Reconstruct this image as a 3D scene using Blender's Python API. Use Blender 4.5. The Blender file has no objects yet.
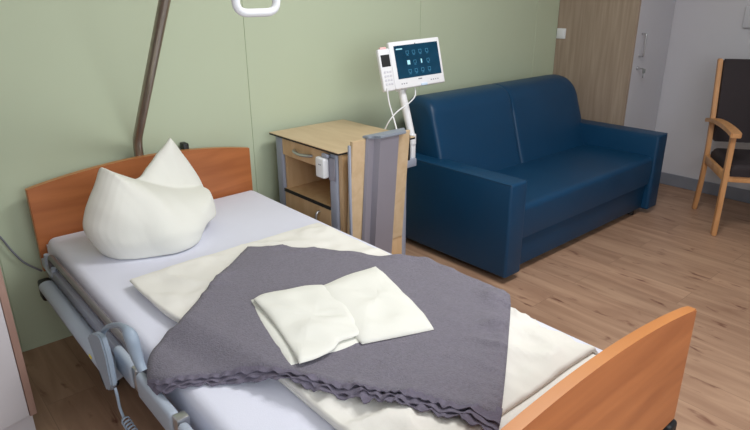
import bpy, bmesh, math, random
from mathutils import Vector, Matrix, noise
random.seed(7)
C = bpy.context.scene.collection
PI = math.pi
# ------------------------------------------------------------------ camera numbers
CAM = Vector((-0.2769, -2.7138, 1.4819)); YAW, PITCH, ROLL, FPX = 40.9626, -20.6468, -0.3679, 595.05
_y, _t, _r = (math.radians(a) for a in (YAW, PITCH, ROLL))
FW = Vector((math.sin(_y)*math.cos(_t), math.cos(_y)*math.cos(_t), math.sin(_t)))
_rt = FW.cross(Vector((0, 0, 1))).normalized(); _up = _rt.cross(FW)
RT = _rt*math.cos(_r) + _up*math.sin(_r); UP = -_rt*math.sin(_r) + _up*math.cos(_r)
def at(u, v, pt, n):
    """photo pixel measured onto a plane of the room"""
    d = FW + RT*((u-375)/FPX) - UP*((v-215)/FPX)
    n = Vector(n); t = (Vector(pt)-CAM).dot(n)/d.dot(n)
    return CAM + d*t
def atz(u, v, z): return at(u, v, (0, 0, z), (0, 0, 1))

# ------------------------------------------------------------------ materials
def lin(c):
    c = c/255.0
    return c/12.92 if c <= 0.04045 else ((c+0.055)/1.055)**2.4
def rgb(r, g, b): return (lin(r), lin(g), lin(b), 1)
def new_mat(name):
    m = bpy.data.materials.new(name); m.use_nodes = True
    nt = m.node_tree; return m, nt, nt.nodes['Principled BSDF']
def mat(name, col, rough=.6, metal=0, var=.06, vscale=6, bump=0, bscale=200, spec=.5, emit=None, estr=0, sheen=0):
    m, nt, b = new_mat(name)
    tc = nt.nodes.new('ShaderNodeTexCoord')
    n = nt.nodes.new('ShaderNodeTexNoise'); n.inputs['Scale'].default_value = vscale; n.inputs['Detail'].default_value = 3
    nt.links.new(tc.outputs['Object'], n.inputs['Vector'])
    r = nt.nodes.new('ShaderNodeValToRGB')
    r.color_ramp.elements[0].position = .3; r.color_ramp.elements[1].position = .7
    r.color_ramp.elements[0].color = tuple(c*(1-var) for c in col[:3])+(1,)
    r.color_ramp.elements[1].color = tuple(min(1, c*(1+var)) for c in col[:3])+(1,)
    nt.links.new(n.outputs['Fac'], r.inputs['Fac']); nt.links.new(r.outputs['Color'], b.inputs['Base Color'])
    b.inputs['Roughness'].default_value = rough; b.inputs['Metallic'].default_value = metal
    b.inputs['Specular IOR Level'].default_value = spec
    if sheen: b.inputs['Sheen Weight'].default_value = sheen
    if bump:
        n2 = nt.nodes.new('ShaderNodeTexNoise'); n2.inputs['Scale'].default_value = bscale; n2.inputs['Detail'].default_value = 2
        nt.links.new(tc.outputs['Object'], n2.inputs['Vector'])
        bp = nt.nodes.new('ShaderNodeBump'); bp.inputs['Strength'].default_value = bump; bp.inputs['Distance'].default_value = .004
        nt.links.new(n2.outputs['Fac'], bp.inputs['Height']); nt.links.new(bp.outputs['Normal'], b.inputs['Normal'])
    if emit:
        b.inputs['Emission Color'].default_value = emit; b.inputs['Emission Strength'].default_value = estr
    return m
def wood(name, c1, c2, grain=(1, 1, 12), scale=3, rough=.4, spec=.5):
    m, nt, b = new_mat(name)
    tc = nt.nodes.new('ShaderNodeTexCoord'); mp = nt.nodes.new('ShaderNodeMapping'); mp.inputs['Scale'].default_value = grain
    nt.links.new(tc.outputs['Object'], mp.inputs['Vector'])
    n = nt.nodes.new('ShaderNodeTexNoise'); n.inputs['Scale'].default_value = scale; n.inputs['Detail'].default_value = 5; n.inputs['Distortion'].default_value = .4
    nt.links.new(mp.outputs['Vector'], n.inputs['Vector'])
    r = nt.nodes.new('ShaderNodeValToRGB'); r.color_ramp.elements[0].position = .32; r.color_ramp.elements[1].position = .68
    r.color_ramp.elements[0].color = c1; r.color_ramp.elements[1].color = c2
    nt.links.new(n.outputs['Fac'], r.inputs['Fac']); nt.links.new(r.outputs['Color'], b.inputs['Base Color'])
    b.inputs['Roughness'].default_value = rough; b.inputs['Specular IOR Level'].default_value = spec
    return m
def floor_mat():
    m, nt, b = new_mat('floor_planks'); L = nt.links; N = nt.nodes.new
    tc = N('ShaderNodeTexCoord'); sep = N('ShaderNodeSeparateXYZ'); L.new(tc.outputs['Object'], sep.inputs[0])
    com = N('ShaderNodeCombineXYZ'); L.new(sep.outputs['Y'], com.inputs['X']); L.new(sep.outputs['X'], com.inputs['Y'])
    br = N('ShaderNodeTexBrick'); L.new(com.outputs[0], br.inputs['Vector'])
    br.inputs['Scale'].default_value = 1; br.inputs['Brick Width'].default_value = 1.25; br.inputs['Row Height'].default_value = .185
    br.inputs['Mortar Size'].default_value = .0016; br.inputs['Mortar Smooth'].default_value = .6; br.offset = .37
    br.inputs['Color1'].default_value = (.12, .12, .12, 1); br.inputs['Color2'].default_value = (.9, .9, .9, 1); br.inputs['Mortar'].default_value = (0, 0, 0, 1)
    # grain: noise stretched along the plank, shifted from plank to plank
    mp = N('ShaderNodeMapping'); mp.inputs['Scale'].default_value = (.9, 7, 1); L.new(com.outputs[0], mp.inputs['Vector'])
    add = N('ShaderNodeVectorMath'); add.operation = 'MULTIPLY_ADD'
    L.new(br.outputs['Color'], add.inputs[0]); add.inputs[1].default_value = (6, 0, 9); L.new(mp.outputs[0], add.inputs[2])
    g = N('ShaderNodeTexNoise'); g.inputs['Scale'].default_value = 2.2; g.inputs['Detail'].default_value = 6; g.inputs['Distortion'].default_value = .9
    L.new(add.outputs[0], g.inputs['Vector'])
    r = N('ShaderNodeValToRGB'); e = r.color_ramp.elements
    e[0].position = .28; e[0].color = rgb(152, 118, 96); e[1].position = .70; e[1].color = rgb(186, 152, 126)
    x = e.new(.5); x.color = rgb(171, 137, 113)
    L.new(g.outputs['Fac'], r.inputs['Fac'])
    # knots
    mp2 = N('ShaderNodeMapping'); mp2.inputs['Scale'].default_value = (3.2, 9.5, 1); L.new(com.outputs[0], mp2.inputs['Vector'])
    k = N('ShaderNodeTexNoise'); k.inputs['Scale'].default_value = 2.0; k.inputs['Detail'].default_value = 4; k.inputs['Distortion'].default_value = .5
    L.new(mp2.outputs[0], k.inputs['Vector'])
    kr = N('ShaderNodeValToRGB'); kr.color_ramp.elements[0].position = .62; kr.color_ramp.elements[0].color = (0, 0, 0, 1)
    kr.color_ramp.elements[1].position = .74; kr.color_ramp.elements[1].color = (1, 1, 1, 1); L.new(k.outputs['Fac'], kr.inputs['Fac'])
    mx = N('ShaderNodeMixRGB'); mx.inputs['Color2'].default_value = rgb(112, 72, 58); L.new(kr.outputs['Color'], mx.inputs['Fac']); L.new(r.outputs['Color'], mx.inputs['Color1'])
    # plank tone
    hs = N('ShaderNodeMapRange'); hs.inputs['To Min'].default_value = .9; hs.inputs['To Max'].default_value = 1.07
    L.new(br.outputs['Color'], hs.inputs['Value'])
    mu = N('ShaderNodeMixRGB'); mu.blend_type = 'MULTIPLY'; mu.inputs['Fac'].default_value = 1
    L.new(mx.outputs[0], mu.inputs['Color1']); L.new(hs.outputs[0], mu.inputs['Color2'])
    mo = N('ShaderNodeMixRGB'); mo.inputs['Color2'].default_value = rgb(118, 92, 76)
    fm = N('ShaderNodeMath'); fm.operation = 'MULTIPLY'; fm.inputs[1].default_value = .55
    L.new(br.outputs['Fac'], fm.inputs[0]); L.new(fm.outputs[0], mo.inputs['Fac']); L.new(mu.outputs[0], mo.inputs['Color1'])
    L.new(mo.outputs[0], b.inputs['Base Color']); b.inputs['Roughness'].default_value = .42; b.inputs['Specular IOR Level'].default_value = .35
    return m
M = dict(
 green=mat('green_wall_paint', rgb(190, 201, 174), .75, var=.015, vscale=1.2, bump=.05, bscale=160),
 white_wall=mat('white_wall_paint', rgb(200, 199, 204), .8, var=.015, vscale=1.2, bump=.15, bscale=140),
 ceil=mat('ceiling_paint', rgb(235, 234, 230), .9, var=.01),
 skirting=mat('grey_skirting', rgb(128, 132, 142), .5),
 floor=floor_mat(),
 cherry=wood('cherry_veneer', rgb(160, 94, 54), rgb(182, 112, 66), (1, 6, 9), 2.2, .38),
 cherry_edge=wood('cherry_edge', rgb(184, 118, 62), rgb(196, 130, 72), (1, 3, 3), 3, .35),
 maple=wood('maple_laminate', rgb(204, 168, 126), rgb(216, 184, 144), (8, 8, 1.3), 3, .45),
 maple_top=wood('maple_laminate_top', rgb(200, 174, 138), rgb(212, 188, 154), (7, 1.2, 7), 3, .4),
 oak=wood('grey_oak_panel', rgb(150, 131, 114), rgb(172, 153, 135), (14, 14, .7), 3, .55),
 beech=wood('beech_chair_wood', rgb(196, 142, 92), rgb(214, 162, 112), (6, 6, 1), 4, .4),
 brown_edge=wood('brown_edge_strip', rgb(160, 128, 116), rgb(178, 146, 132), (8, 8, 1), 3, .5),
 blue=mat('blue_leatherette', rgb(10, 60, 94), .42, var=.05, vscale=4, bump=.12, bscale=420, spec=.4),
 black_cloth=mat('black_upholstery', rgb(42, 34, 38), .75, bump=.2, bscale=300),
 sheet=mat('white_sheet', rgb(224, 226, 240), .9, var=.01, bump=.1, bscale=300),
 cream=mat('cream_linen', rgb(232, 230, 223), .9, var=.012, vscale=5, bump=.12, bscale=350),
 cream2=mat('ivory_cotton', rgb(230, 230, 222), .9, var=.012, vscale=5, bump=.1, bscale=350),
 blanket=mat('grey_violet_wool', rgb(120, 116, 127), .97, var=.09, vscale=110, bump=.8, bscale=240, spec=.1, sheen=.15),
 hem=mat('violet_hem', rgb(112, 107, 122), .97, var=.12, vscale=60, bump=.5, bscale=260, spec=.1),
 greymetal=mat('grey_blue_coated_metal', rgb(160, 166, 182), .4, metal=.1, var=.03),
 rail=mat('rail_plastic', rgb(172, 182, 196), .5, var=.03),
 steelbar=mat('brushed_bar', rgb(114, 110, 112), .35, metal=.3, var=.04, vscale=30),
 bronze=mat('bronze_pole', rgb(158, 148, 138), .3, metal=.8, var=.05, vscale=20),
 chrome=mat('brushed_steel', rgb(190, 190, 192), .3, metal=.9),
 remote=mat('remote_plastic', rgb(146, 160, 176), .45, var=.03),
 black=mat('black_plastic', rgb(26, 26, 28), .5),
 tray=mat('tray_grey', rgb(150, 148, 160), .45, metal=.25, var=.02),
 traytop=mat('tray_cap', rgb(138, 146, 158), .5, var=.02),
 white=mat('white_plastic', rgb(232, 233, 236), .4, var=.01),
 door=mat('white_laminate', rgb(200, 200, 206), .5, var=.01),
 cab=mat('pale_laminate', rgb(214, 210, 214), .5, var=.01),
 screen=mat('screen_glow', rgb(10, 40, 58), .2, var=.5, vscale=9, emit=rgb(14, 66, 92), estr=.45),
 icon=mat('screen_icon', rgb(60, 120, 150), .3, emit=rgb(56, 120, 150), estr=.4),
 icon_white=mat('screen_icon_white', rgb(170, 215, 225), .3, emit=rgb(120, 180, 200), estr=.45),
 pink=mat('pink_cap', rgb(240, 190, 190), .4),
 yellow=mat('yellow_mark', rgb(226, 206, 70), .5),
 grey=mat('grey_plastic', rgb(120, 122, 130), .5),
)
# ------------------------------------------------------------------ object helpers
MW = {}
def obj(name, bm, m, parent=None, world=True, smooth=True, ang=40):
    me = bpy.data.meshes.new(name)
    bmesh.ops.recalc_face_normals(bm, faces=bm.faces[:])
    if parent is not None and world: bm.transform(root_matrix(parent).inverted())
    if smooth:
        for f in bm.faces: f.smooth = True
    bm.to_mesh(me); bm.free()
    if smooth:
        try: me.set_sharp_from_angle(angle=math.radians(ang))
        except Exception: pass
    for mm in (m if isinstance(m, (list, tuple)) else [m]): me.materials.append(mm)
    o = bpy.data.objects.new(name, me); C.objects.link(o)
    if parent is not None: o.parent = parent
    return o
def root_matrix(o):
    while o.parent: o = o.parent
    return o.matrix_basis.copy()
def tag(o, label=None, cat=None, group=None, kind=None):
    for k, v in (('label', label), ('category', cat), ('group', group), ('kind', kind)):
        if v: o[k] = v
    return o
def thing(name, label, cat, loc=(0, 0, 0), rz=0, group=None):
    o = bpy.data.objects.new(name, None); C.objects.link(o); o.empty_display_size = .1
    o.matrix_basis = Matrix.Translation(loc) @ Matrix.Rotation(rz, 4, 'Z')
    return tag(o, label, cat, group)
def box(bm, x0, x1, y0, y1, z0, z1, bev=0, seg=3, mi=0):
    t = bmesh.new()
    bmesh.ops.create_cube(t, size=1)
    for v in t.verts: v.co = Vector(((x0+x1)/2+v.co.x*(x1-x0), (y0+y1)/2+v.co.y*(y1-y0), (z0+z1)/2+v.co.z*(z1-z0)))
    if bev: bmesh.ops.bevel(t, geom=t.edges[:], offset=bev, segments=seg, profile=.5, affect='EDGES', clamp_overlap=True)
    for f in t.faces: f.material_index = mi
    join(bm, t); return bm
def join(bm, t):
    me = bpy.data.meshes.new('tmp'); t.to_mesh(me); t.free(); bm.from_mesh(me); bpy.data.meshes.remove(me)
def B(*a, **k):
    return box(bmesh.new(), *a, **k)
def tube(bm, pts, r, n=12, closed=False, flat=1.0, cap=True):
    """tube through points; r a number or list"""
    pts = [Vector(p) for p in pts]; N = len(pts)
    rs = r if isinstance(r, (list, tuple)) else [r]*N
    rings = []; prev = None
    for i, p in enumerate(pts):
        if closed: d = (pts[(i+1) % N]-pts[i-1])
        else: d = pts[min(i+1, N-1)]-pts[max(i-1, 0)]
        d.normalize()
        if prev is None:
            a = d.cross(Vector((0, 0, 1)))
            if a.length < .1: a = d.cross(Vector((0, 1, 0)))
        else: a = prev - d*prev.dot(d)
        a.normalize(); prev = a; b = d.cross(a)
        rings.append([bm.verts.new(p+(a*math.cos(2*PI*k/n)+b*math.sin(2*PI*k/n)*flat)*rs[i]) for k in range(n)])
    m = N if closed else N-1
    for i in range(m):
        A, Bq = rings[i], rings[(i+1) % N]
        for k in range(n): bm.faces.new((A[k], A[(k+1) % n], Bq[(k+1) % n], Bq[k]))
    if cap and not closed: bm.faces.new(rings[0][::-1]); bm.faces.new(rings[-1])
    return bm
def spline(P, k=8, closed=False):
    P = [Vector(p) for p in P]; n = len(P); out = []
    for i in range(n if closed else n-1):
        if closed: a, b, c, d = P[i-1], P[i], P[(i+1) % n], P[(i+2) % n]
        else: a, b, c, d = P[max(i-1, 0)], P[i], P[i+1], P[min(i+2, n-1)]
        for j in range(k):
            t = j/k
            out.append(.5*((2*b)+(c-a)*t+(2*a-5*b+4*c-d)*t*t+(3*b-a-3*c+d)*t**3))
    if not closed: out.append(P[-1])
    return out
def rounded(P, r, k=6):
    """polyline with arcs at inner corners"""
    P = [Vector(p) for p in P]; out = [P[0]]
    for i in range(1, len(P)-1):
        a = (P[i-1]-P[i]).normalized(); b = (P[i+1]-P[i]).normalized()
        s, e = P[i]+a*r, P[i]+b*r
        for j in range(k+1):
            t = j/k; out.append(s*(1-t)**2+P[i]*2*t*(1-t)+e*t*t)
    return out+[P[-1]]
def prism(bm, poly, vec, bev=0, seg=2):
    """extrude a closed polygon (3D points) by vec"""
    t = bmesh.new(); vec = Vector(vec)
    a = [t.verts.new(p) for p in poly]; b = [t.verts.new(Vector(p)+vec) for p in poly]
    n = len(a); t.faces.new(a[::-1]); t.faces.new(b)
    for i in range(n): t.faces.new((a[i], a[(i+1) % n], b[(i+1) % n], b[i]))
    if bev:
        caps = [e for e in t.edges if (e.verts[0] in a) == (e.verts[1] in a)]
        bmesh.ops.bevel(t, geom=caps, offset=bev, segments=seg, affect='EDGES', clamp_overlap=True)
    join(bm, t); return bm
def cyl(bm, p0, p1, r, n=20): return tube(bm, [p0, p1], r, n)
def sm(a, b, x):
    t = max(0, min(1, (x-a)/(b-a))); return t*t*(3-2*t)
def ns(x, y, z=0, s=1): return noise.noise(Vector((x*s, y*s, z*s)))

# ------------------------------------------------------------------ the room
XL, XR, YW, H = -1.7, 4.519, -3.62, 2.6
def struct(name, bm, m, smooth=False):
    return tag(obj(name, bm, m, smooth=smooth), kind='structure')
struct('floor', B(XL-.1, XR+.1, YW-.1, .1, -.08, 0), M['floor'])
struct('ceiling', B(XL-.1, XR+.1, YW-.1, .1, H, H+.08), M['ceil'])
# green wall made of boards: fine joint lines between them
bm = bmesh.new(); cuts = [XL-.1, .02, 1.240, 2.46, 3.68, XR+.1]
for i in range(len(cuts)-1):
    box(bm, cuts[i]+.0012, cuts[i+1]-.0012, 0, .08, 0, H, .0012, 1)
box(bm, XL-.1, XR+.1, .004, .1, 0, H)
struct('wall_back', bm, M['green'])
struct('wall_right', B(XR, XR+.1, YW-.1, 0, 0, H), M['white_wall'])
struct('wall_left', B(XL-.1, XL, YW-.1, 0, 0, H), M['white_wall'])
WX0, WX1, WZ0, WZ1 = -.95, 1.65, .95, 2.4
bm = bmesh.new()
box(bm, XL, WX0, YW-.1, YW, 0, H); box(bm, WX1, XR, YW-.1, YW, 0, H)
box(bm, WX0, WX1, YW-.1, YW, 0, WZ0); box(bm, WX0, WX1, YW-.1, YW, WZ1, H)
struct('wall_front', bm, M['white_wall'])
bm = bmesh.new()
for a in ((WX0, WX0+.05, WZ0, WZ1), (WX1-.05, WX1, WZ0, WZ1), (WX0+.05, WX1-.05, WZ0, WZ0+.05), (WX0+.05, WX1-.05, WZ1-.05, WZ1), (.32, .38, WZ0+.05, WZ1-.05)):
    box(bm, a[0], a[1], YW-.08, YW-.02, a[2], a[3], .004, 1)
struct('window_1', bm, M['white'])
struct('baseboard_right', B(XR-.014, XR, YW, -.633, 0, .095, bev=.003, seg=1), M['skirting'])

# ------------------------------------------------------------------ wardrobe
wx, wy = 3.96, -.633
w = thing('wardrobe', 'built-in wardrobe with grey oak side panel and white door', 'wardrobe', (wx, wy, 0))
obj('side_panel', B(wx, wx+.022, wy, -.002, 0, 2.3, bev=.001, seg=1), M['oak'], w)
bm = B(wx+.022, XR-.002, wy+.022, -.002, 0.06, 2.3); obj('body', bm, M['door'], w)
obj('plinth', B(wx+.022, XR-.002, wy+.04, -.3, 0, .06), M['skirting'], w)
d = obj('door', B(wx+.024, XR-.006, wy, wy+.02, .065, 2.295, bev=.0015, seg=1), M['door'], w)
hx = 4.055
bm = tube(bmesh.new(), rounded([(hx, wy, 1.185), (hx, wy-.034, 1.185), (hx, wy-.034, 1.03), (hx, wy, 1.03)], .012), .0055, 10)
obj('handle', bm, M['chrome'], d)
bm = cyl(bmesh.new(), (hx, wy, .945), (hx, wy-.006, .945), .014)
cyl(bm, (hx, wy-.006, .945), (hx, wy-.02, .945), .006)
obj('lock', bm, M['chrome'], d)
bm = B(hx-.0015, hx+.0015, wy-.05, wy-.018, .94, .95, bev=.001, seg=1)
box(bm, hx-.0015, hx+.0015, wy-.066, wy-.042, .915, .945, .001, 1)
box(bm, hx+.002, hx+.004, wy-.055, wy-.045, .88, .925, .001, 1)
tag(obj('wardrobe_key', bm, M['chrome']), 'small steel key hanging in the lock of the white wardrobe door', 'key')
# switch on the oak panel
s = thing('light_switch', 'white square light switch on the oak wardrobe side above the sofa', 'switch', (wx, -.046, 1.165))
obj('plate', B(wx-.011, wx-.0005, -.084, -.008, 1.127, 1.203, bev=.003, seg=2), M['white'], s)
obj('rocker', B(wx-.016, wx-.0105, -.072, -.020, 1.139, 1.191, bev=.002, seg=2), M['white'], s)
# grey box cut by the right edge
bm = B(XR-.03, XR-.0005, -1.42, -1.125, 1.225, 1.37, bev=.008, seg=2)
tag(obj('wall_box', bm, M['door']), 'grey box mounted on the white wall above the chair', 'wall box')

# ------------------------------------------------------------------ sofa
sx0, sx1, syf = 2.1104, 3.853, -1.0168
sofa = thing('sofa', 'dark blue leatherette two-seat sofa against the green wall', 'sofa', ((sx0+sx1)/2, -.55, 0))
aw = .138
for x0, x1 in ((sx0, sx0+aw), (sx1-aw, sx1)):
    a = obj('armrest', B(x0, x1, syf, -.13, .035, .562, bev=.016, seg=4), M['blue'], sofa)
    t = bmesh.new()
    for xx in (x0+.004, x1-.004): tube(t, [(xx, -.15, .5575), (xx, syf+.006, .5575), ], .004, 6)
    obj('piping', t, M['blue'], a)
xm = 2.955
def seat_bm(x0, x1):
    """seat cushion: soft crown, rounded front"""
    t = bmesh.new(); prof = [(-.42, .25), (-.42, .405), (-.6, .414), (-.8, .417), (-.93, .415)]
    for k in range(7):
        a = PI/2*k/6; prof.append((-.968-.034*math.sin(a), .381+.034*math.cos(a)))
    prof += [(-1.004, .30), (-.998, .225), (-.96, .215)]
    poly = [(x0, y, z) for y, z in prof]
    return prism(t, poly, (x1-x0, 0, 0), .006, 2)
obj('seat', seat_bm(sx0+aw+.002, sx1-aw-.002), M['blue'], sofa)
obj('base', B(sx0+aw+.002, sx1-aw-.002, -.975, -.16, .045, .235, bev=.01, seg=2), M['blue'], sofa)
def back_bm(x0, x1, rl, rr):
    t = bmesh.new()
    prof = [(-.49, .38), (-.45, .50), (-.41, .64), (-.37, .77), (-.352, .825), (-.32, .868), (-.27, .892), (-.20, .898), (-.155, .882), (-.135, .84), (-.13, .70), (-.13, .38)]
    prof = spline([(0, y, z) for y, z in prof[:-1]], 3)+[Vector((0, -.13, .38))]
    zt = .898; n = 22; cols = []
    for i in range(n+1):
        u = i/n
        x = x0+(x1-x0)*(.5-.5*math.cos(PI*u)) if False else x0+(x1-x0)*u
        cols.append(x)
    ex = [x0+d for d in (0, .006, .016, .03, .05, .075, .1)]+[x0+.1+(x1-x0-.2)*k/8 for k in range(1, 8)]+[x1-d for d in (.1, .075, .05, .03, .016, .006, 0)]
    rings = []
    for x in ex:
        dl, dr = x-x0, x1-x
        def inset(d, r): return 0 if d >= r else r-math.sqrt(max(0, r*r-(r-d)**2))
        top = max(inset(dl, rl), inset(dr, rr)); fr = max(inset(dl, .022), inset(dr, .022))
        ring = []
        for p in prof:
            zz = .38+(p.z-.38)*((zt-top-.38)/(zt-.38)); yy = p.y
            c = -.24; yy = c+(yy-c)*(1-fr/.2)
            ring.append(t.verts.new((x, yy, zz)))
        rings.append(ring)
    for i in range(len(rings)-1):
        a, b = rings[i], rings[i+1]; m = len(a)
        for k in range(m): t.faces.new((a[k], a[(k+1) % m], b[(k+1) % m], b[k]))
    t.faces.new(rings[0][::-1]); t.faces.new(rings[-1])
    return t
obj('backrest', back_bm(sx0+.10, xm-.001, .05, .012), M['blue'], sofa)
obj('backrest', back_bm(xm+.001, sx1-.09, .012, .12), M['blue'], sofa)
for x in (sx0+.2, sx1-.2):
    for y in (-.93, -.25):
        obj('foot', cyl(bmesh.new(), (x, y, 0), (x, y, .05), .022), M['black'], sofa)

# ------------------------------------------------------------------ bed
bx0, bx1, hy, fy = .1539, 1.1635, -.096, -2.262
ZM = .537
bed = thing('hospital_bed', 'hospital care bed with cherry wood head and foot boards', 'bed', ((bx0+bx1)/2, -1.18, 0))
def board(y0, y1, ztop, peak, zbot, x0=bx0, x1=bx1):
    n = 28; xc = (x0+x1)/2; hw = (x1-x0)/2
    top = [(x0+(x1-x0)*i/n, ztop+(peak-ztop)*(1-((x0+(x1-x0)*i/n-xc)/hw)**2)) for i in range(n+1)]
    poly = [(x0, y0, zbot)]+[(x, y0, z) for x, z in top]+[(x1, y0, zbot)]
    return poly, top
def make_board(name, y0, y1, ztop, peak, zbot):
    poly, top = board(y0, y1, ztop, peak, zbot)
    t = prism(bmesh.new(), poly, (0, y1-y0, 0), .003, 2)
    o = obj(name, t, [M['cherry'], M['cherry_edge']], bed, ang=30)
    for p in o.data.polygons:
        if abs(p.normal.y) < .5: p.material_index = 1
    return o
make_board('headboard', hy, hy+.030, .745, .796, .385)
make_board('footboard', fy, fy+.026, .744, .797, .415)
# bumpers on the four corners
for x, y, z in ((bx0-.014, hy-.05, .335), (bx1, hy+.015, .365), (bx0, fy+.015, .42), (bx1-.012, fy+.022, .375)):
    t = box(bmesh.new(), x-.025, x+.025, y-.03, y+.03, z-.05, z+.035, .012, 3)
    obj('corner_bumper', t, M['black'], bed)
# mattress with fitted sheet
def soft_box(x0, x1, y0, y1, z0, z1, r, amp=.002, sc=3, nx=30, ny=60, seed=0):
    t = bmesh.new(); V = {}
    def axis(a, b, n):
        k = 6; A = [a+r*(1-math.cos(PI/2*i/k)) for i in range(k)]; Bq = [b-r*(1-math.cos(PI/2*i/k)) for i in range(k)][::-1]
        mid = [a+r+(b-a-2*r)*i/n for i in range(n+1)]
        return A+mid+Bq
    X, Y = axis(x0, x1, nx), axis(y0, y1, ny)
    def top(x, y):
        dx = max(0, r-(x-x0), r-(x1-x)); dy = max(0, r-(y-y0), r-(y1-y)); d = min(r, math.hypot(dx, dy))
        return z1-r+math.sqrt(max(0, r*r-d*d))+amp*ns(x, y, seed, sc)
    rows = [[t.verts.new((x, y, top(x, y))) for y in Y] for x in X]
    for i in range(len(X)-1):
        for j in range(len(Y)-1): t.faces.new((rows[i][j], rows[i+1][j], rows[i+1][j+1], rows[i][j+1]))
    be = [e for e in t.edges if len(e.link_faces) == 1]
    ret = bmesh.ops.extrude_edge_only(t, edges=be)
    for v in ret['geom']:
        if isinstance(v, bmesh.types.BMVert): v.co.z = z0
    bmesh.ops.holes_fill(t, edges=[e for e in t.edges if len(e.link_faces) == 1])
    return t
MX0, MX1, MY0, MY1 = .180, 1.158, -2.205, -.108
mat_o = soft_box(MX0, MX1, MY0, MY1, .405, ZM, .032, .003, 3)
tag(obj('mattress', mat_o, M['sheet'], ang=60), 'bed mattress under a smooth white fitted sheet', 'mattress')
# frame
t = bmesh.new()
box(t, bx0+.01, bx0+.06, fy+.03, hy, .345, .40, .008, 2); box(t, bx1-.06, bx1-.01, fy+.03, hy, .345, .40, .008, 2)
for y in (-.25, -.7, -1.15, -1.6, -2.1): box(t, bx0+.06, bx1-.06, y-.02, y+.02, .35, .39, .004, 1)
obj('frame', t, M['greymetal'], bed)
t = bmesh.new()
for y in [-.16-.11*k for k in range(19)]: box(t, bx0+.03, bx1-.03, y-.03, y+.03, .39, .404, .004, 1)
obj('slats', t, M['greymetal'], bed)
t = bmesh.new()
for x in (bx0+.2, bx1-.2): box(t, x-.025, x+.025, -2.0, -.45, .13, .18, .006, 1)
for y in (-.5, -1.95): box(t, bx0+.07, bx1-.07, y-.03, y+.03, .125, .175, .006, 1)
for y0, y1 in ((-.75, -1.15), (-1.7, -1.3)):
    for x in (bx0+.2, bx1-.2): tube(t, [(x, y0, .16), (x, y1, .37)], .02, 8)
obj('lifting_base', t, M['greymetal'], bed)
for x in (bx0+.075, bx1-.08):
    for y in (-.5, -1.95):
        c = thing  # castors
        t = cyl(bmesh.new(), (x-.02, y, .062), (x+.02, y, .062), .062, 24)
        w_ = obj('castor', t, M['black'], bed)
        t = box(bmesh.new(), x-.028, x+.028, y-.035, y+.035, .1, .135, .008, 2)
        obj('castor_fork', t, M['grey'], w_)
# left side rail: long lower tube, plastic slat segments, upper bar
t = tube(bmesh.new(), [(bx0-.034, -.29, .405), (bx0-.034, -1.06, .405)], .030, 16, flat=.75)
obj('rail_tube', t, M['rail'], bed)
t = box(bmesh.new(), bx0-.008, bx0+.014, fy+.06, hy-.03, .418, .462, .006, 2)
obj('side_channel', t, M['greymetal'], bed)
t = bmesh.new()
tube(t, rounded([(bx0+.004, -.255, .44), (bx0+.004, -.255, .512), (bx0+.004, -1.10, .512), (bx0+.004, -1.10, .46)], .03), .0115, 12)
obj('side_rail_bar', t, M['steelbar'], bed)
t = tube(bmesh.new(), rounded([(bx0+.0, -.215, .505), (bx0-.004, -.205, .44), (bx0-.004, -.29, .435), (bx0, -.30, .475)], .02), .010, 10)
obj('rail_bracket', t, M['rail'], bed)
for y0, y1 in ((-1.075, -1.215), (-1.25, -1.485), (-1.52, -1.755), (-1.79, -2.02)):
    t = box(bmesh.new(), bx0-.034, bx0-.006, y1, y0, .432, .512, .013, 4)
    obj('rail_segment', t, M['rail'], bed)
for y in (-1.232, -1.502, -1.772):
    t = box(bmesh.new(), bx0-.03, bx0+.005, y-.016, y+.016, .44, .515, .006, 2)
    obj('rail_clamp', t, M['chrome'], bed)
# sockets behind the headboard for lifting poles
for x in (.63, .850):
    hw_ = .026 if x < .7 else .014
    t = box(bmesh.new(), x-hw_, x+hw_, hy+.032, hy+.08, .36, .775 if x < .7 else .815, .006, 2)
    obj('pole_socket', t, M['black'], bed)
# cable from headboard corner
pts = [at(u, v, (0, y, 0), (0, 1, 0)) for u, v, y in ((-30, 208, -.022), (0, 237, -.022), (12, 251, -.022), (25, 263, -.022), (42, 271, -.035))]
t = tube(bmesh.new(), spline(pts, 6), .0042, 8)
tag(obj('power_cable', t, M['grey']), 'thin grey cable running along the green wall to the bed headboard', 'cable')

# lifting pole
px = .63
P = [(px, -.041, .44), (px, -.041, .80), (px, -.052, .862), (px, -.549, 1.456), (px, -.80, 1.76), (px, -1.18, 1.98)]
t = tube(bmesh.new(), rounded([P[0], P[2], P[4], P[5]], .045, 8), .0205, 18)
pole = obj('lifting_pole', t, M['bronze'])
tag(pole, 'bronze metal lifting pole rising behind the headboard and leaning over the bed', 'pole')
gh = thing('grab_handle', 'white plastic grab handle hanging above the bed', 'handle', (px, -1.165, 1.43))
def tri(z0, w0, w1, h):
    return [(-w0, 0, 0), (w0, 0, 0), (w1, 0, h), (-w1, 0, h)]
a = math.radians(0)
ring = []
base = [Vector((-.070, 0, .0)), Vector((.070, 0, .0)), Vector((.045, 0, .17)), Vector((-.045, 0, .17))]
for i, p in enumerate(base):
    q0, q1 = base[i-1], base[(i+1) % 4]; r = .042 if i < 2 else .02
    s_, e_ = p+(q0-p).normalized()*r, p+(q1-p).normalized()*r
    for j in range(7):
        tt = j/6; ring.append(s_*(1-tt)**2+p*2*tt*(1-tt)+e_*tt*tt)
cx_, cy_, cz_ = px, -1.172, 1.4265
t = tube(bmesh.new(), [Vector((cx_, cy_, cz_))+Vector((p.x, 0, p.z)) for p in ring], .0115, 12, closed=True)
obj('grip', t, M['white'], gh)
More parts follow.
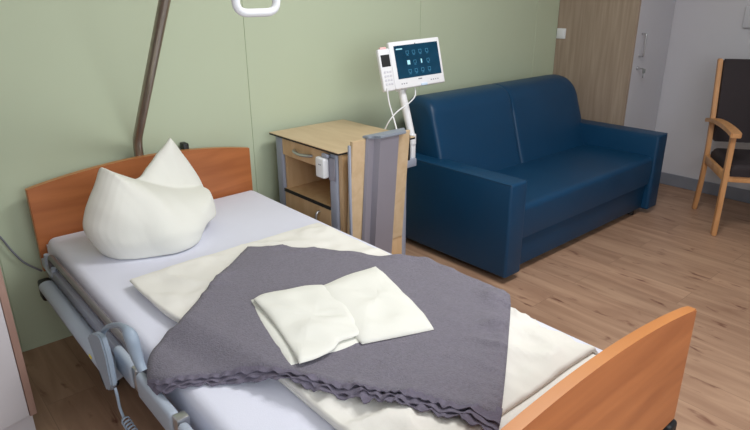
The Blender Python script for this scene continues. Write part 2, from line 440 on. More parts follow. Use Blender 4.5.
t = B(px-.014, px+.014, -1.174, -1.170, 1.605, 1.955)
obj('strap', t, M['grey'], gh)

# ------------------------------------------------------------------ pillow
def plane_pts(px_list, O, u):
    n = Vector((u.y, -u.x, 0))
    out = []
    for q in px_list:
        if len(q) == 3: out.append(Vector((q[0], q[1])))         # plane coordinates
        else:
            p = at(q[0], q[1], O, n); out.append(Vector(((p-O).dot(u), p.z)))
    return out
def inflate(t, out2, c2, tf, tb, O, u, lean=0, ex=.5, nr=14, zmin=None, wob=.004, seed=0):
    n = Vector((u.y, -u.x, 0)); c2 = Vector(c2); N = len(out2)
    sm_ = [b.copy() for b in out2]
    for _ in range(160): sm_ = [(sm_[k-1]+sm_[k]*2+sm_[(k+1) % N])/4 for k in range(N)]
    def P(p, th):
        w = O + u*p.x + n*(th + lean*(p.y-.52)); w.z = p.y
        k = ns(w.x, w.y, w.z+seed, 9)*wob
        w += n*k*(1 if th > 0 else -1)
        if zmin is not None and w.z < zmin: w.z = zmin
        return w
    def side(T, sgn, rim):
        prev = rim
        for i in range(1, nr+1):
            s = math.cos(PI/2*i/nr)
            th = sgn*T*(max(0, 1-s*s))**ex
            if i == nr:
                v = t.verts.new(P(c2, sgn*T))
                for k in range(N):
                    f = (prev[k], prev[(k+1) % N], v); t.faces.new(f if sgn > 0 else f[::-1])
                break
            ring = [t.verts.new(P(c2+(sm_[k]+(out2[k]-sm_[k])*sm(.6, 1, s)-c2)*s, th)) for k in range(N)]
            for k in range(N):
                f = (prev[k], prev[(k+1) % N], ring[(k+1) % N], ring[k]); t.faces.new(f if sgn > 0 else f[::-1])
            prev = ring
    rim = [t.verts.new(P(b, 0)) for b in out2]
    side(tf, 1, rim); side(tb, -1, rim)
def spl2(segs, k=5):
    """outline from runs that meet in sharp corners"""
    out = []
    for s in segs:
        q = spline([Vector((p.x, p.y, 0)) for p in s], k); out += [Vector((p.x, p.y)) for p in q[:-1]]
    return out
O = Vector((.50, -.44, .52)); ang = math.radians(12); uu = Vector((math.cos(ang), math.sin(ang), 0))
def pp(L): return plane_pts(L, O, uu)
t = bmesh.new()
front = spl2([pp([(109, 169), (115, 172), (126, 176), (142, 181), (158, 185), (175, 188), (192, 188), (206, 187)]),
              pp([(206, 187), (209, 200), (209, 212), (.203, .60, 0), (.188, .55, 0), (.15, .485, 0), (.10, .445, 0), (.05, .43, 0), (-.05, .43, 0), (-.13, .45, 0), (-.185, .51, 0), (88.5, 236), (89.5, 214), (98, 192), (109, 169)])])
inflate(t, front, (0, .61), .225, .10, O, uu, -.13, .5, 14, ZM+.003, .006)
f1 = t
t2 = bmesh.new()
O2 = O + Vector((-uu.y, uu.x, 0))*.045
def pp2(L): return plane_pts(L, O2, uu)
back = spl2([pp2([(118, 178), (130, 180), (142, 178), (152, 166), (162, 152), (173, 137.5)]),
             pp2([(173, 137.5), (182, 149), (192, 163), (201, 178), (206, 190)]),
             pp2([(206, 190), (197, 206), (.07, .50, 0), (.06, .48, 0), (-.1, .52, 0), (-.16, .6, 0), (118, 178)])])
inflate(t2, back, (.03, .64), .055, .07, O2, uu, -.05, .6, 14, ZM+.003, .004, 5)
join(t, t2)
me = bpy.data.meshes.new('tmp'); t.to_mesh(me); t.free()
tmp = bpy.data.objects.new('tmp', me); C.objects.link(tmp)
md = tmp.modifiers.new('r', 'REMESH'); md.mode = 'VOXEL'; md.voxel_size = .0055
md2 = tmp.modifiers.new('s', 'SMOOTH'); md2.iterations = 3; md2.factor = .5
bpy.context.view_layer.update()
me2 = bpy.data.meshes.new_from_object(tmp.evaluated_get(bpy.context.evaluated_depsgraph_get()))
bpy.data.objects.remove(tmp)
# folds in the cotton running down from the two peaks
peaks = [O+uu*pp([(102, 168)])[0].x, O2+uu*pp2([(173, 138)])[0].x]
nn = Vector((uu.y, -uu.x, 0))
for v in me2.vertices:
    w = v.co; a = (w-O).dot(uu)
    k = .011*ns(a*15+w.z*4, w.z*5, w.y*2, 1)*sm(.60, .76, w.z)+.009*ns(a*5, w.z*14, 3, 1)*sm(.72, .6, w.z) + .003*math.sin((w.z*70)+a*14+3*ns(a, w.z, 0, 6))*sm(.64, .56, w.z)*sm(-.2, .2, a)
    v.co += nn*k
me2.materials.clear(); me2.materials.append(M['cream2'])
for p in me2.polygons: p.use_smooth = True
me2.name = 'pillow'
pil = bpy.data.objects.new('pillow', me2); C.objects.link(pil)
tag(pil, 'plump ivory pillow set upright with two pointed corners by the headboard', 'pillow')

# ------------------------------------------------------------------ duvet
DX0, DX1, DY0, DY1 = .282, 1.142, -2.10, -.795
DT = .546
def duvet_wr(x, y):
    k = .45+.55*sm(-1.2, -1.75, y)
    cor = ((.71, -.85), (.14, -1.35), (.64, -2.08), (1.2, -1.6)); dmin = 9
    for (ax_, ay_), (bx_, by_) in zip(cor, cor[1:]+cor[:1]):         # pressed flat under the blanket
        L_ = math.hypot(bx_-ax_, by_-ay_); dmin = min(dmin, ((bx_-ax_)*(y-ay_)-(by_-ay_)*(x-ax_))/L_)
    k *= 1-.85*sm(-.02, .07, dmin)
    rid = 1-abs(ns(x*.55+y*.8, y*.35-x*.45, 7, 8))*3.2
    return k*(.014*ns(x, y, 3, 5)+.018*max(0, rid)**2+.010*ns(x*1.0-y*.4, y*.9+x*.2, 9, 16)+.006*ns(x*1.3+y*.5, y*.5-x*.3, 5, 34))
def sheet_layer(t, x0, x1, y0, y1, z0, z1, r, wr, nx=60, ny=90, hang=0, left_y=lambda y: 0):
    k = 5; R = [r*(1-math.cos(PI/2*i/k)) for i in range(k)]
    U = [a for a in R]+[r+(x1-x0-2*r)*i/nx for i in range(nx+1)]+[x1-x0-a for a in R[::-1]]
    Vv = [a for a in R]+[r+(y1-y0-2*r)*i/ny for i in range(ny+1)]+[y1-y0-a for a in R[::-1]]
    rows = []; low = []
    for u in U:
        row = []; lr = []
        for v in Vv:
            x, y = x0+u, y0+v
            dx = max(0, r-u, r-(x1-x0-u)); dy = max(0, r-v, r-(y1-y0-v)); d = min(r, math.hypot(dx, dy))
            h = math.sqrt(max(0, 1-(d/r)**2))
            edge = min(1, min(u, x1-x0-u, v, y1-y0-v)/.05)
            ex = .006*ns(y*5, z1*50, 1)+.085*sm(-1.0, -1.65, y)*(1-u/(x1-x0)); ey = .005*ns(x*6, z1*50, 4)
            zt = z0+(z1-z0)*(.5+.5*h)+wr(x, y)*(.3+.7*edge)
            zb = z0+(z1-z0)*(.5-.5*h)
            zd = -1.0*max(0, x-1.07)                                 # eases over the mattress edge
            row.append(t.verts.new((x+ex, y+ey, zt+zd))); lr.append((x+ex, y+ey, zb+zd))
        rows.append(row); low.append(lr)
    lows = [[t.verts.new(c) for c in r_] for r_ in low]
    a, b = len(U), len(Vv)
    for i in range(a-1):
        for j in range(b-1):
            t.faces.new((rows[i][j], rows[i+1][j], rows[i+1][j+1], rows[i][j+1]))
            t.faces.new((lows[i][j], lows[i][j+1], lows[i+1][j+1], lows[i+1][j]))
    bd = [rows[i][0] for i in range(a)]+[rows[-1][j] for j in range(1, b)]+[rows[i][-1] for i in range(a-2, -1, -1)]+[rows[0][j] for j in range(b-2, 0, -1)]
    bl = [lows[i][0] for i in range(a)]+[lows[-1][j] for j in range(1, b)]+[lows[i][-1] for i in range(a-2, -1, -1)]+[lows[0][j] for j in range(b-2, 0, -1)]
    for i in range(len(bd)):
        j = (i+1) % len(bd); t.faces.new((bd[i], bl[i], bl[j], bd[j]))
t = bmesh.new()
nil = lambda x, y: 0
sheet_layer(t, DX0+.012, DX1+.008, DY0-.004, DY1-.1, ZM+.001, ZM+.013, .006, nil, 20, 30)
sheet_layer(t, DX0+.004, DX1+.004, DY0+.018, DY1-.03, ZM+.012, ZM+.024, .006, nil, 20, 30)
sheet_layer(t, DX0, DX1-.002, DY0+.040, DY1, ZM+.022, ZM+.038, .009, duvet_wr)
tag(obj('duvet', t, M['cream'], ang=70), 'folded cream duvet spread over the bed beneath the grey blanket', 'duvet')

# ------------------------------------------------------------------ blanket
XEL, XER = .195, 1.10
def support(x, y):
    dv = sm(DX0-.10+.085*sm(-1.0, -1.65, y), DX0+.008+.085*sm(-1.0, -1.65, y), x)*sm(DY1+.04, DY1-.03, y)*sm(DY0-.03, DY0+.05, y)
    return ZM+.004+dv*(.040+max(0, duvet_wr(x, y)))
def drape(x, y, lift):
    """flat cloth position -> point lying on the bed, hanging over its sides"""
    if x > XER:
        d = x-XER; r = .04; z = support(XER, y)+lift
        if d < r*PI/2: return Vector((XER+r*math.sin(d/r), y, z-r*(1-math.cos(d/r))))
        return Vector((XER+r, y, z-r-(d-r*PI/2)))
    if x < XEL:
        d = XEL-x; r = .08; z = support(XEL, y)+lift
        if d < r*PI/2: return Vector((XEL-r*math.sin(d/r), y, z-r*(1-math.cos(d/r))))
        return Vector((XEL-r, y, z-r-(d-r*PI/2)))
    return Vector((x, y, support(x, y)+lift))
def px2(L, z=.577):
    o = []
    for q in L:
        if len(q) == 3: o.append(Vector((q[0], q[1], 0)))
        else:
            p = atz(q[0], q[1], z); o.append(Vector((p.x, p.y, 0)))
    return o
def resample(P, n):
    P = spline(P, 10); L = [0]
    for i in range(1, len(P)): L.append(L[-1]+(P[i]-P[i-1]).length)
    out = []; j = 0
    for i in range(n+1):
        s = L[-1]*i/n
        while j < len(P)-2 and L[j+1] < s: j += 1
        t_ = (s-L[j])/max(1e-9, L[j+1]-L[j]); out.append(P[j].lerp(P[j+1], min(1, t_)))
    return out
NB = 110
eAB = resample(px2([(248, 250), (232, 267), (215, 285), (198, 305), (180, 324), (.245, -1.195, 0), (.195, -1.225, 0), (.155, -1.265, 0), (.118, -1.325, 0)]), NB)
eAD = resample(px2([(248, 250), (300, 251), (350, 256), (395, 261), (1.17, -1.42, 0), (1.27, -1.60, 0)]), NB)
eBC = resample(px2([(.118, -1.325, 0), (.15, -1.385, 0), (.20, -1.428, 0), (.258, -1.466, 0), (.318, -1.53, 0), (285, 377), (312, 386), (344, 394), (387, 399), (440, 408), (488, 421), (500, 424)]), NB)
eDC = resample(px2([(1.27, -1.60, 0), (1.17, -1.68, 0), (510, 304), (508, 345), (504, 390), (500, 424)]), NB)
A_, B_, D_, C_ = eAB[0], eAB[-1], eAD[-1], eBC[-1]
def coons(u, v, iu, iv):      # u along A->D, v along A->B
    return ((eAD[iu]*(1-v)+eBC[iu]*v)+(eAB[iv]*(1-u)+eDC[iv]*u)
            - (A_*(1-u)*(1-v)+D_*u*(1-v)+B_*(1-u)*v+C_*u*v))
t = bmesh.new(); top = []; bot = []
TH = .007
for i in range(NB+1):
    ra, rb = [], []
    for j in range(NB+1):
        p = coons(i/NB, j/NB, i, j)
        e = min(i, j, NB-i, NB-j)/NB
        wv = .004*ns(p.x, p.y, 2, 5)*sm(0, .1, e)+.003*(1-sm(0, .05, e))*(.5+.5*math.sin(30*(p.x-p.y)))
        thick = TH+.008*sm(0, .02, e)
        ra.append(t.verts.new(drape(p.x, p.y, thick+.002+wv))); rb.append(drape(p.x, p.y, .001))
    top.append(ra); bot.append([t.verts.new(c) for c in rb])
for i in range(NB):
    for j in range(NB):
        t.faces.new((top[i][j], top[i+1][j], top[i+1][j+1], top[i][j+1])); t.faces.new((bot[i][j], bot[i][j+1], bot[i+1][j+1], bot[i+1][j]))
loop = [(i, 0) for i in range(NB)]+[(NB, j) for j in range(NB)]+[(i, NB) for i in range(NB, 0, -1)]+[(0, j) for j in range(NB, 0, -1)]
for k in range(len(loop)):
    a, b = loop[k], loop[(k+1) % len(loop)]
    t.faces.new((top[a[0]][a[1]], bot[a[0]][a[1]], bot[b[0]][b[1]], top[b[0]][b[1]]))
bl = obj('blanket', t, M['blanket'], ang=80)
tag(bl, 'grey violet wool blanket folded diagonally across the bed', 'blanket')
# ruffled layered hem on the near edge
def hem_layer(off0, off1, lift, amp, fr, ph):
    t = bmesh.new(); path = resample([p for p in eBC], 420); up_, dn_ = [], []
    N_ = len(path)
    for i, p in enumerate(path):
        q = path[min(i+1, N_-1)]-path[max(i-1, 0)]; q.normalize()
        n_ = Vector((q.y, -q.x, 0))
        s = i/(N_-1); env = sm(0, .06, s)
        row, lo = [], []
        for k in range(6):
            f = k/5; o_ = off0+(off1-off0)*f*(1+.25*ns(s*40, ph, 3))
            grow = .55+.45*sm(.45, .75, s)
            wv = amp*math.sin(fr*s*(1+.1*math.sin(9*s))+ph+2.2*ns(s*13, ph, 0))*f*env
            pt = p+n_*o_*(.2+.8*env)*grow*(1+.09*f*math.sin(fr*.73*s+ph)*env)
            c = drape(pt.x, pt.y, lift+max(wv, -lift+.001)+.001)
            row.append(t.verts.new(c+Vector((0, 0, .0028)))); lo.append(t.verts.new(c))
        up_.append(row); dn_.append(lo)
    for i in range(N_-1):
        for k in range(5):
            t.faces.new((up_[i][k], up_[i+1][k], up_[i+1][k+1], up_[i][k+1])); t.faces.new((dn_[i][k], dn_[i][k+1], dn_[i+1][k+1], dn_[i+1][k]))
        t.faces.new((up_[i][5], up_[i+1][5], dn_[i+1][5], dn_[i][5])); t.faces.new((up_[i][0], dn_[i][0], dn_[i+1][0], up_[i+1][0]))
    t.faces.new(up_[0]+dn_[0][::-1]); t.faces.new(up_[-1][::-1]+dn_[-1])
    return t
obj('hem', hem_layer(-.03, .014, .011, .0022, 170, 0), M['hem'], bl, world=False)
obj('hem', hem_layer(-.03, .030, .0055, .0032, 110, 2), M['hem'], bl, world=False)
obj('hem', hem_layer(-.03, .044, .001, .0036, 135, 4), M['hem'], bl, world=False)

# ------------------------------------------------------------------ folded cloth on the blanket
def flat_layer(t, outline, zb, T, ex=.35, nr=12, wr=.0015, seed=0, tilt=None):
    N = len(outline); c = sum(outline, Vector((0, 0, 0)))/N
    def P(p, h):
        z = zb+(tilt(p.x, p.y) if tilt else 0)
        return Vector((p.x, p.y, z+h))
    rim = [t.verts.new(P(b, T*.3)) for b in outline]
    for sgn in (1, 0):
        prev = rim
        for i in range(1, nr+1):
            s = math.cos(PI/2*i/nr)
            q = (1-s**5)**.5
            if i == nr:
                v = t.verts.new(P(c, T*1.0 if sgn else 0))
                for k in range(N):
                    f = (prev[k], prev[(k+1) % N], v); t.faces.new(f if sgn else f[::-1])
                break
            ring = []
            for b in outline:
                p = c+(b-c)*s
                h = T*(.3+.7*q)+wr*q*(ns(p.x, p.y, seed, 14)+.6*ns(p.x+p.y, (p.x-p.y)*.3, seed, 30)) if sgn else T*.3*(1-q)
                ring.append(t.verts.new(P(p, h)))
            for k in range(N):
                f = (prev[k], prev[(k+1) % N], ring[(k+1) % N], ring[k]); t.faces.new(f if sgn else f[::-1])
            prev = ring
def pxo(L, z, k=4):
    segs = L; out = []
    for s in segs:
        q = spline([Vector((*atz(u, v, z).xy, 0)) for u, v in s], k); out += q[:-1]
    return out
t = bmesh.new(); ZC = ZM+.052
flat_layer(t, pxo([[(250, 299), (290, 290), (345, 290), (362, 342)], [(362, 342), (330, 353), (291, 366.5)], [(291, 366.5), (276, 346), (261, 323), (250, 299)]], ZC+.01), ZC, .017, seed=1)
flat_layer(t, pxo([[(315, 287), (345, 275), (375.5, 265.5)], [(375.5, 265.5), (386, 274), (404, 292), (422, 310), (434, 327)], [(434, 327), (400, 334), (362, 341.5)], [(362, 341.5), (338, 320), (315, 287)]], ZC+.02), ZC+.002, .032, seed=2, wr=.008)
flat_layer(t, pxo([[(253, 296.5), (263, 291), (285, 287), (305, 283), (322, 282)], [(322, 282), (336, 290), (349, 305), (358, 320), (361, 330)], [(361, 330), (352, 334), (340, 338), (334, 345), (318, 354), (299, 360)], [(299, 360), (291, 346), (280, 329), (266, 311), (253, 296.5)]], ZC+.032), ZC+.015, .020, seed=3, wr=.009)
tag(obj('folded_cloth', t, M['cream2'], ang=60), 'small folded cream cotton cloth bag lying on the grey blanket', 'folded cloth')

# ------------------------------------------------------------------ bed remote on the side rail
rm = thing('bed_remote', 'grey hand control with hook and coiled cord hanging on the bed rail', 'remote control', (.09, -1.12, .45))
xr = .088
def ax(u, v, x=xr): return at(u, v, (x, 0, 0), (1, 0, 0))
poly = [ax(*q) for q in ((93, 334), (98, 331.5), (104, 332), (107, 337), (112, 354), (118, 384), (117, 388), (113, 388.5), (104, 364))]
t = prism(bmesh.new(), poly, (-.018, 0, 0), .005, 3)
body = obj('body', t, M['remote'], rm)
t = prism(bmesh.new(), [ax(*q, .0895) for q in ((92, 338), (96, 335), (104, 350), (112, 384), (109, 388), (102, 379), (96, 362))], (.018, 0, 0), .004, 3)
obj('holder', t, M['rail'], rm)
p = ax(96.5, 353.5); obj('yellow_stripe', B(xr-.0205, xr-.0175, p.y-.014, p.y+.006, p.z-.004, p.z+.003), M['yellow'], body)
hk = spline([ax(103, 342, .094), ax(103, 333, .096), ax(108, 327, .10), ax(117, 325, .105), ax(125, 328, .108), ax(131, 337, .11), ax(135, 350, .112), ax(139, 362, .114), ax(143, 371, .116)], 5)
t = tube(bmesh.new(), hk, [.0075+.010*sm(.45, .62, k/(len(hk)-1))*(1-.55*sm(.65, 1, k/(len(hk)-1))) for k in range(len(hk))], 12)
obj('hook', t, M['remote'], rm)
p0 = ax(115, 388, .075); pts = [ax(115, 388, .075), ax(117, 395, .075), ax(120, 408, .075), ax(124, 418, .075)]
t = tube(bmesh.new(), spline(pts, 6), .004, 8)
pA, pB = ax(124, 418, .075), ax(142, 445, .075); coil = []
dirv = (pB-pA); L_ = dirv.length; dirv.normalize(); s1 = dirv.cross(Vector((1, 0, 0))).normalized(); s2 = dirv.cross(s1)
for k in range(160):
    a = k/159; coil.append(pA+dirv*L_*a+(s1*math.cos(k*.36)+s2*math.sin(k*.36))*.011*min(1, k/8))
tube(t, coil, .0022, 6)
obj('cord', t, M['remote'], rm)

# ------------------------------------------------------------------ bedside cabinet
nx0, nx1, ny0, ny1, nz = 1.2975, 1.785, -.6505, -.0688, .8016
nc = thing('bedside_cabinet', 'maple bedside cabinet with grey posts, drawer and folded-down tray', 'bedside cabinet', ((nx0+nx1)/2, (ny0+ny1)/2, 0))
o = obj('top', B(nx0, nx1, ny0, ny1, nz-.004, nz, bev=.001, seg=1), M['maple_top'], nc)
obj('black_edge', B(nx0+.001, nx1-.001, ny0+.001, ny1-.001, nz-.012, nz-.0041), M['black'], o)
fx = nx0+.022
for (x, y) in ((fx+.012, ny1-.055), (fx+.012, ny0+.068), (nx1-.045, ny1-.055), (nx1-.045, ny0+.058)):
    t = bmesh.new(); box(t, x-.017, x+.02, y-.030, y+.030, .075, nz-.013, .012, 4)
    obj('post', t, M['greymetal'], nc)
ya, yb = ny0+.092, ny1-.089
t = bmesh.new()
box(t, fx+.01, nx1-.05, ya, ya+.014, .10, nz-.013); box(t, fx+.01, nx1-.05, yb-.014, yb, .10, nz-.013)
box(t, nx1-.064, nx1-.05, ya+.014, yb-.014, .10, nz-.013); box(t, fx+.01, nx1-.064, ya+.014, yb-.014, .10, .116)
box(t, fx+.012, nx1-.064, ya+.014, yb-.014, .69, .70)
obj('carcass', t, M['maple'], nc)
t = B(fx-.003, nx1-.066, ya+.001, yb-.001, .503, .517); sh = obj('shelf', t, M['maple'], nc)
obj('black_edge', B(fx-.007, fx-.0031, ya+.001, yb-.001, .501, .5175), M['black'], sh)
dr = obj('drawer', B(fx-.004, fx+.3, ya+.002, yb-.002, .699, .785, bev=.002, seg=1), M['maple'], nc)
yc = (ya+yb)/2+.01
t = tube(bmesh.new(), spline([(fx-.003, yc+.075, .742), (fx-.018, yc+.06, .741), (fx-.028, yc, .738), (fx-.018, yc-.06, .741), (fx-.003, yc-.075, .742)], 6), .0095, 10, flat=.8)
obj('handle', t, M['chrome'], dr)
do = obj('door', B(fx-.004, fx+.014, ya+.002, yb-.002, .12, .50, bev=.002, seg=1), M['maple'], nc)
t = tube(bmesh.new(), spline([(fx-.003, -.463, .47), (fx-.02, -.463, .462), (fx-.026, -.463, .42), (fx-.02, -.463, .378), (fx-.003, -.463, .37)], 5), .0065, 10)
obj('handle', t, M['chrome'], do)
# outer side cheek behind the folded tray
obj('side_panel', B(nx0+.028, nx1-.09, ny0+.008, ny0+.034, .09, nz-.014), M['maple'], nc)
obj('speaker_grille', B(fx-.012, fx-.0055, ny0+.042, ny0+.092, .655, .765, bev=.003, seg=1), M['tray'], nc)
bo = obj('control_box', B(fx-.045, fx-.012, ny0+.083, ny0+.150, .665, .762, bev=.009, seg=3), M['white'], nc)
t = bmesh.new()
for k in range(3): box(t, fx-.0458, fx-.0449, ny0+.102+.008*k, ny0+.107+.008*k, .728, .733)
obj('lettering', t, M['grey'], bo)
obj('box_mount', B(fx-.03, fx-.0125, ny0+.075, ny0+.12, .763, .782, bev=.006, seg=2), M['greymetal'], nc)
for x in (nx0+.07, nx1-.07):
    for y in (ny0+.06, ny1-.06):
        cst = obj('castor', cyl(bmesh.new(), (x-.014, y, .036), (x+.014, y, .036), .036, 20), M['black'], nc)
        obj('castor_fork', box(bmesh.new(), x-.02, x+.02, y-.02, y+.02, .055, .078, .004, 1), M['grey'], cst)
# folded tray leaning on the near side
tr = obj('tray_leaf', prism(bmesh.new(), [Vector((x, y, z)) for x, y, z in ((1.328, -.716, .86), (1.685, -.716, .86), (1.685, -.668, .30), (1.328, -.668, .30))], (0, .018, 0), .003, 2), M['maple_top'], nc)
def ty(z): return -.716+(.86-z)*.0787-.001
t = bmesh.new()
prof = [(1.405, 0), (1.414, -.010), (1.445, -.013), (1.457, -.040), (1.572, -.040), (1.578, 0)]
vt = [t.verts.new((x, ty(.862)+dy, .862)) for x, dy in prof]; vb = [t.verts.new((x, ty(.235)+dy, .235)) for x, dy in prof]
for i in range(len(prof)):
    j = (i+1) % len(prof); t.faces.new((vt[i], vt[j], vb[j], vb[i]))
t.faces.new(vt); t.faces.new(vb[::-1])
ch = obj('tray_channel', t, M['tray'], nc, ang=20)
t = prism(bmesh.new(), [Vector((x, ty(.862)+dy, .8625)) for x, dy in ((1.40, .018), (1.408, -.014), (1.44, -.018), (1.453, -.048), (1.610, -.048), (1.66, .018))], (0, 0, .012), .003, 2)
obj('cap', t, M['traytop'], ch)
t = prism(bmesh.new(), [Vector((x, ty(.235)+dy, .225)) for x, dy in ((1.41, 0), (1.452, -.044), (1.575, -.044), (1.58, 0))], (0, 0, .012), .003, 2)
obj('cap', t, M['traytop'], ch)
t = B(1.312, 1.324, -.714, -.698, .25, .845, bev=.006, seg=2)
obj('tray_edge_rail', t, M['greymetal'], nc)
t = B(1.60, 1.69, -.662, -.645, .12, .40, bev=.002, seg=1); obj('side_panel', t, M['maple'], nc)
t = B(1.685, 1.712, -.662, -.632, .05, .79, bev=.008, seg=3); obj('tray_column', t, M['greymetal'], nc)
t = B(1.700, 1.714, -.69, -.65, .70, .83, bev=.004, seg=1); obj('tray_hinge', t, M['black'], nc)

# ------------------------------------------------------------------ bedside terminal
Rm = Matrix.Translation((1.972, -.47, 1.131)) @ Matrix.Rotation(-.142, 4, 'Z') @ Matrix.Rotation(-.243, 4, 'X') @ Matrix.Rotation(-.044, 4, 'Y')
tm = thing('bedside_terminal', 'white touch screen terminal on a swivel arm beside the bedside cabinet', 'monitor')
tm.matrix_basis = Rm; W, Hh = .325, .238
obj('housing', B(-W/2, W/2, 0, .028, -Hh/2, Hh/2, bev=.008, seg=3), M['white'], tm, world=False)
sc = obj('screen', B(-W/2+.026, W/2-.018, -.0015, .002, -Hh/2+.050, Hh/2-.022), M['screen'], tm, world=False)
def icon(b, x, z, w, h): return box(b, x-w/2, x+w/2, -.003, -.0012, z-h/2, z+h/2, .0006, 1)
cols = (-.058, -.018, .024, .068); rows_ = (.058, .008, -.036)
for r_, z in enumerate(rows_):
    for c_, x in enumerate(cols):
        if r_ == 1 and c_ in (0, 2): continue
        s_ = .008; t = bmesh.new()
        for dx, dz, w_, h_ in ((0, s_, 2*s_+.002, .002), (0, -s_, 2*s_+.002, .002), (-s_, 0, .002, 2*s_), (s_, 0, .002, 2*s_)): icon(t, x+dx, z+dz, w_, h_)
        icon(t, x, z-.011, .002, .006); icon(t, x, z-.0145, .014, .0018)
        obj('icon', t, M['icon'], sc, world=False)
for x, z, w_, h_ in ((-.058, .008, .018, .022), (.024, .008, .008, .022)):
    obj('icon', icon(bmesh.new(), x, z, w_, h_), M['icon_white'], sc, world=False)
obj('status_bar', icon(bmesh.new(), -.106, .079, .040, .006), M['icon_white'], sc, world=False)
for x in (-.12, -.105, -.09, .07, .085, .1, .115):
    obj('touch_button', cyl(bmesh.new(), (x, -.001, -.094), (x, .001, -.094), .0032, 10), M['grey'], tm, world=False)
obj('logo', B(-.012, .012, -.001, .001, -.083, -.078), M['grey'], tm, world=False)
obj('camera_lens', cyl(bmesh.new(), (.0, -.0012, .099), (.0, .001, .099), .003, 10), M['black'], tm, world=False)
obj('blue_tab', B(-.0, .04, -.006, .012, -.118, -.106, bev=.003, seg=2), mat('pale_blue_plastic', rgb(196, 216, 236), .4), tm, world=False)
# arm
pj = Vector((1.90, -.44, 1.02))
A0 = at(401, 88, (0, -.43, 0), (0, 1, 0)); A1 = at(412, 138, (0, -.50, 0), (0, 1, 0))
t = tube(bmesh.new(), [A0, A0.lerp(A1, .35), A1], [.019, .021, .019], 12)
cyl(t, A0+Vector((-.03, .0, 0)), A0+Vector((.03, .0, 0)), .017)
obj('upper_arm', t, M['white'], tm)
t = cyl(bmesh.new(), A1+Vector((0, 0, -.03)), A1+Vector((0, 0, .02)), .022)
box(t, A1.x-.016, A1.x+.016, A1.y-.014, A1.y+.014, A1.z-.11, A1.z-.02, .004, 2)
obj('arm_joint', t, M['white'], tm)
t = box(bmesh.new(), nx1+.001, A1.x+.01, -.53, -.47, A1.z-.15, A1.z-.105, .006, 2); box(t, nx1+.001, nx1+.018, -.53, -.47, A1.z-.28, A1.z-.08, .004, 1)
obj('clamp', t, M['greymetal'], tm)
# phone docked at the left of the screen
ph = thing('telephone_handset', 'white telephone handset with dark display docked left of the touch screen', 'telephone')
ph.matrix_basis = Rm @ Matrix.Translation((-.201, .0, -.015))
obj('body', B(-.036, .036, -.006, .02, -.105, .105, bev=.008, seg=3), M['white'], ph, world=False)
obj('display', B(-.026, .027, -.0075, -.004, .016, .075, bev=.001, seg=1), M['black'], ph, world=False)
obj('pink_top', B(-.018, .02, -.004, .016, .098, .114, bev=.006, seg=2), M['pink'], ph, world=False)
t = bmesh.new()
for i in range(3):
    for j in range(4): box(t, -.022+i*.017, -.010+i*.017, -.008, -.005, -.075+j*.02, -.065+j*.02, .001, 1)
obj('keypad', t, mat('pale_keys', rgb(206, 206, 214), .4), ph, world=False)
def cab(name, L, y, r, label):
    pts = [at(u, v, (0, yy, 0), (0, 1, 0)) for (u, v), yy in zip(L, y)]
    tag(obj(name, tube(bmesh.new(), spline(pts, 6), r, 8), M['white']), label, 'cable')
cab('cable', [(387, 88), (389, 102), (393, 116), (396, 127), (398, 135)], [-.475, -.49, -.52, -.56, -.585], .0038, 'white straight cord hanging from the telephone handset')
cab('cable', [(415, 88), (415, 96), (409, 103), (398, 111), (390, 120), (385, 129)], [-.46, -.50, -.53, -.53, -.52, -.50], .0035, 'white cable looping from under the touch screen to the cabinet top')

# ------------------------------------------------------------------ armchair
ch = thing('armchair', 'beech armchair with black upholstered back by the white wall', 'chair', (4.07, -1.2, 0), math.radians(-55.2))
Wc = .55
def rect_path(t, pts, wx_, wy_):
    """square-section bar through points (local x thickness wx_, y thickness wy_)"""
    rings = [[t.verts.new((p[0]+sx*wx_/2, p[1]+sy*wy_/2, p[2])) for sx, sy in ((-1, -1), (1, -1), (1, 1), (-1, 1))] for p in pts]
    for a, b in zip(rings, rings[1:]):
        for k in range(4): t.faces.new((a[k], a[(k+1) % 4], b[(k+1) % 4], b[k]))
    t.faces.new(rings[0][::-1]); t.faces.new(rings[-1])
    bmesh.ops.bevel(t, geom=[e for e in t.edges], offset=.005, segments=2, affect='EDGES', clamp_overlap=True)
    return t
for x in (0, Wc):
    t = rect_path(bmesh.new(), spline([(x, .03, 0), (x, -.01, .2), (x, -.02, .42), (x, .0, .62), (x, .045, .85), (x, .085, 1.045)], 4), .028, .042)
    obj('rear_leg', t, M['beech'], ch, world=False)
    t = rect_path(bmesh.new(), spline([(x, -.480, 0), (x, -.478, .3), (x, -.47, .655)], 4), .028, .045)
    obj('front_leg', t, M['beech'], ch, world=False)
    t = bmesh.new()
    pr = [(.07, .648), (-.03, .668), (-.18, .682), (-.33, .685), (-.46, .680), (-.525, .670)]
    up2 = spline([(x, y, z) for y, z in pr], 4)
    poly = [Vector(p) for p in up2]+[Vector(p)-Vector((0, 0, .026)) for p in up2[::-1]]
    prism(t, [p-Vector((.03, 0, 0)) for p in poly], (.06, 0, 0), .008, 2)
    obj('armrest', t, M['beech'], ch, world=False)
    obj('side_rail', B(x-.011, x+.011, -.47, -.01, .36, .415, bev=.004, seg=2), M['beech'], ch, world=False)
obj('front_rail', B(.014, Wc-.014, -.49, -.468, .36, .415, bev=.004, seg=2), M['beech'], ch, world=False)
obj('rear_rail', B(.014, Wc-.014, -.03, -.008, .36, .415, bev=.004, seg=2), M['beech'], ch, world=False)
t = soft_box(.018, Wc-.018, -.50, -.045, .40, .475, .03, .001, 3, 8, 8); obj('seat', t, M['black_cloth'], ch, world=False)
t = bmesh.new()
n = 10; F1 = []; 
prof = [(.515, -.037), (.70, -.02), (.85, .012), (1.0, .045), (1.045, .056)]
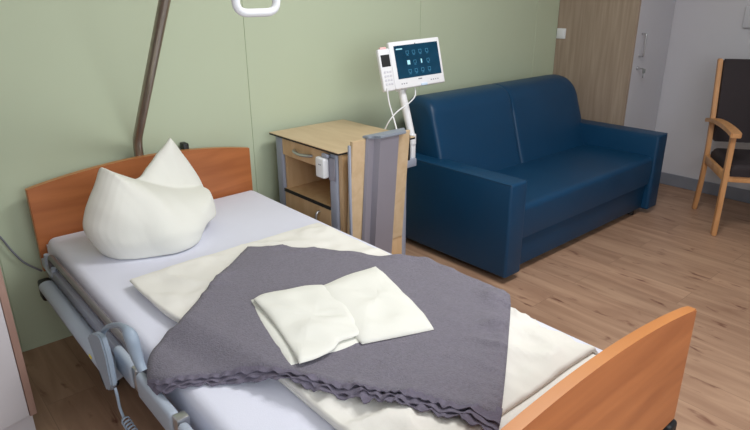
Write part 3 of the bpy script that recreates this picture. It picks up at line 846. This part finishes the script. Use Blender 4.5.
poly = [Vector((0, y-.012, z)) for z, y in prof]+[Vector((0, y+.026, z)) for z, y in prof[::-1]]
prism(t, [p+Vector((.016, 0, 0)) for p in poly], (Wc-.032, 0, 0), .008, 3)
obj('backrest', t, M['black_cloth'], ch, world=False)

# ------------------------------------------------------------------ pale cabinet at the left edge
pc = atz(35, 411, .085)
lc = thing('side_cabinet', 'pale white cabinet with brown edge at the left beside the bed', 'cabinet', (pc.x, pc.y, 0), math.radians(12))
obj('body', B(-.47, -.024, .002, .40, .085, 1.98, bev=.002, seg=1), M['cab'], lc, world=False)  # unseen upper part made tall to shade the left of the green wall
obj('side_panel', B(-.023, 0, -.018, .40, .085, 1.98, bev=.001, seg=1), M['brown_edge'], lc, world=False)
obj('side_panel', B(-.494, -.471, -.018, .40, .085, 1.98, bev=.001, seg=1), M['brown_edge'], lc, world=False)
obj('door', B(-.470, -.0245, -.016, .001, .088, 1.30, bev=.0015, seg=1), M['cab'], lc, world=False)
obj('door', B(-.470, -.0245, -.016, .001, 1.304, 1.975, bev=.0015, seg=1), M['cab'], lc, world=False)
obj('plinth', B(-.485, -.010, .005, .39, 0, .0845), M['cab'], lc, world=False)
obj('top', B(-.50, .006, -.02, .405, 1.981, 2.005, bev=.002, seg=1), M['brown_edge'], lc, world=False)

# ------------------------------------------------------------------ light
def area(name, loc, rot, sx, sy, power, col):
    l = bpy.data.lights.new(name, 'AREA'); l.shape = 'RECTANGLE'; l.size = sx; l.size_y = sy; l.energy = power; l.color = col
    o = bpy.data.objects.new(name, l); C.objects.link(o); o.location = loc; o.rotation_euler = rot; return o
area('window_daylight', ((WX0+WX1)/2, YW-.02, (WZ0+WZ1)/2), (math.radians(90), 0, 0), WX1-WX0-.1, WZ1-WZ0-.1, 36, (.93, .97, 1.0))
area('ceiling_lamp_light', (1.75, -1.75, H-.03), (0, 0, 0), 1.0, .5, 35, (1.0, .99, .985))
wd = bpy.data.worlds.new('sky'); bpy.context.scene.world = wd; wd.use_nodes = True
wd.node_tree.nodes['Background'].inputs[0].default_value = (.8, .9, 1, 1); wd.node_tree.nodes['Background'].inputs[1].default_value = 1.0

# ------------------------------------------------------------------ camera
cd = bpy.data.cameras.new('camera'); cam = bpy.data.objects.new('camera', cd); C.objects.link(cam)
R3 = Matrix((RT, UP, -FW)).transposed().to_4x4()
cam.matrix_world = Matrix.Translation(CAM) @ R3
cd.sensor_fit = 'HORIZONTAL'; cd.sensor_width = 36; cd.lens = 36*FPX/750; cd.clip_start = .02
S = bpy.context.scene; S.camera = cam
S.view_settings.view_transform = 'Standard'; S.view_settings.look = 'None'; S.view_settings.gamma = 1
S.view_settings.use_curve_mapping = False; S.view_settings.exposure = 0.08
S.cycles.max_bounces = 8; S.cycles.diffuse_bounces = 5
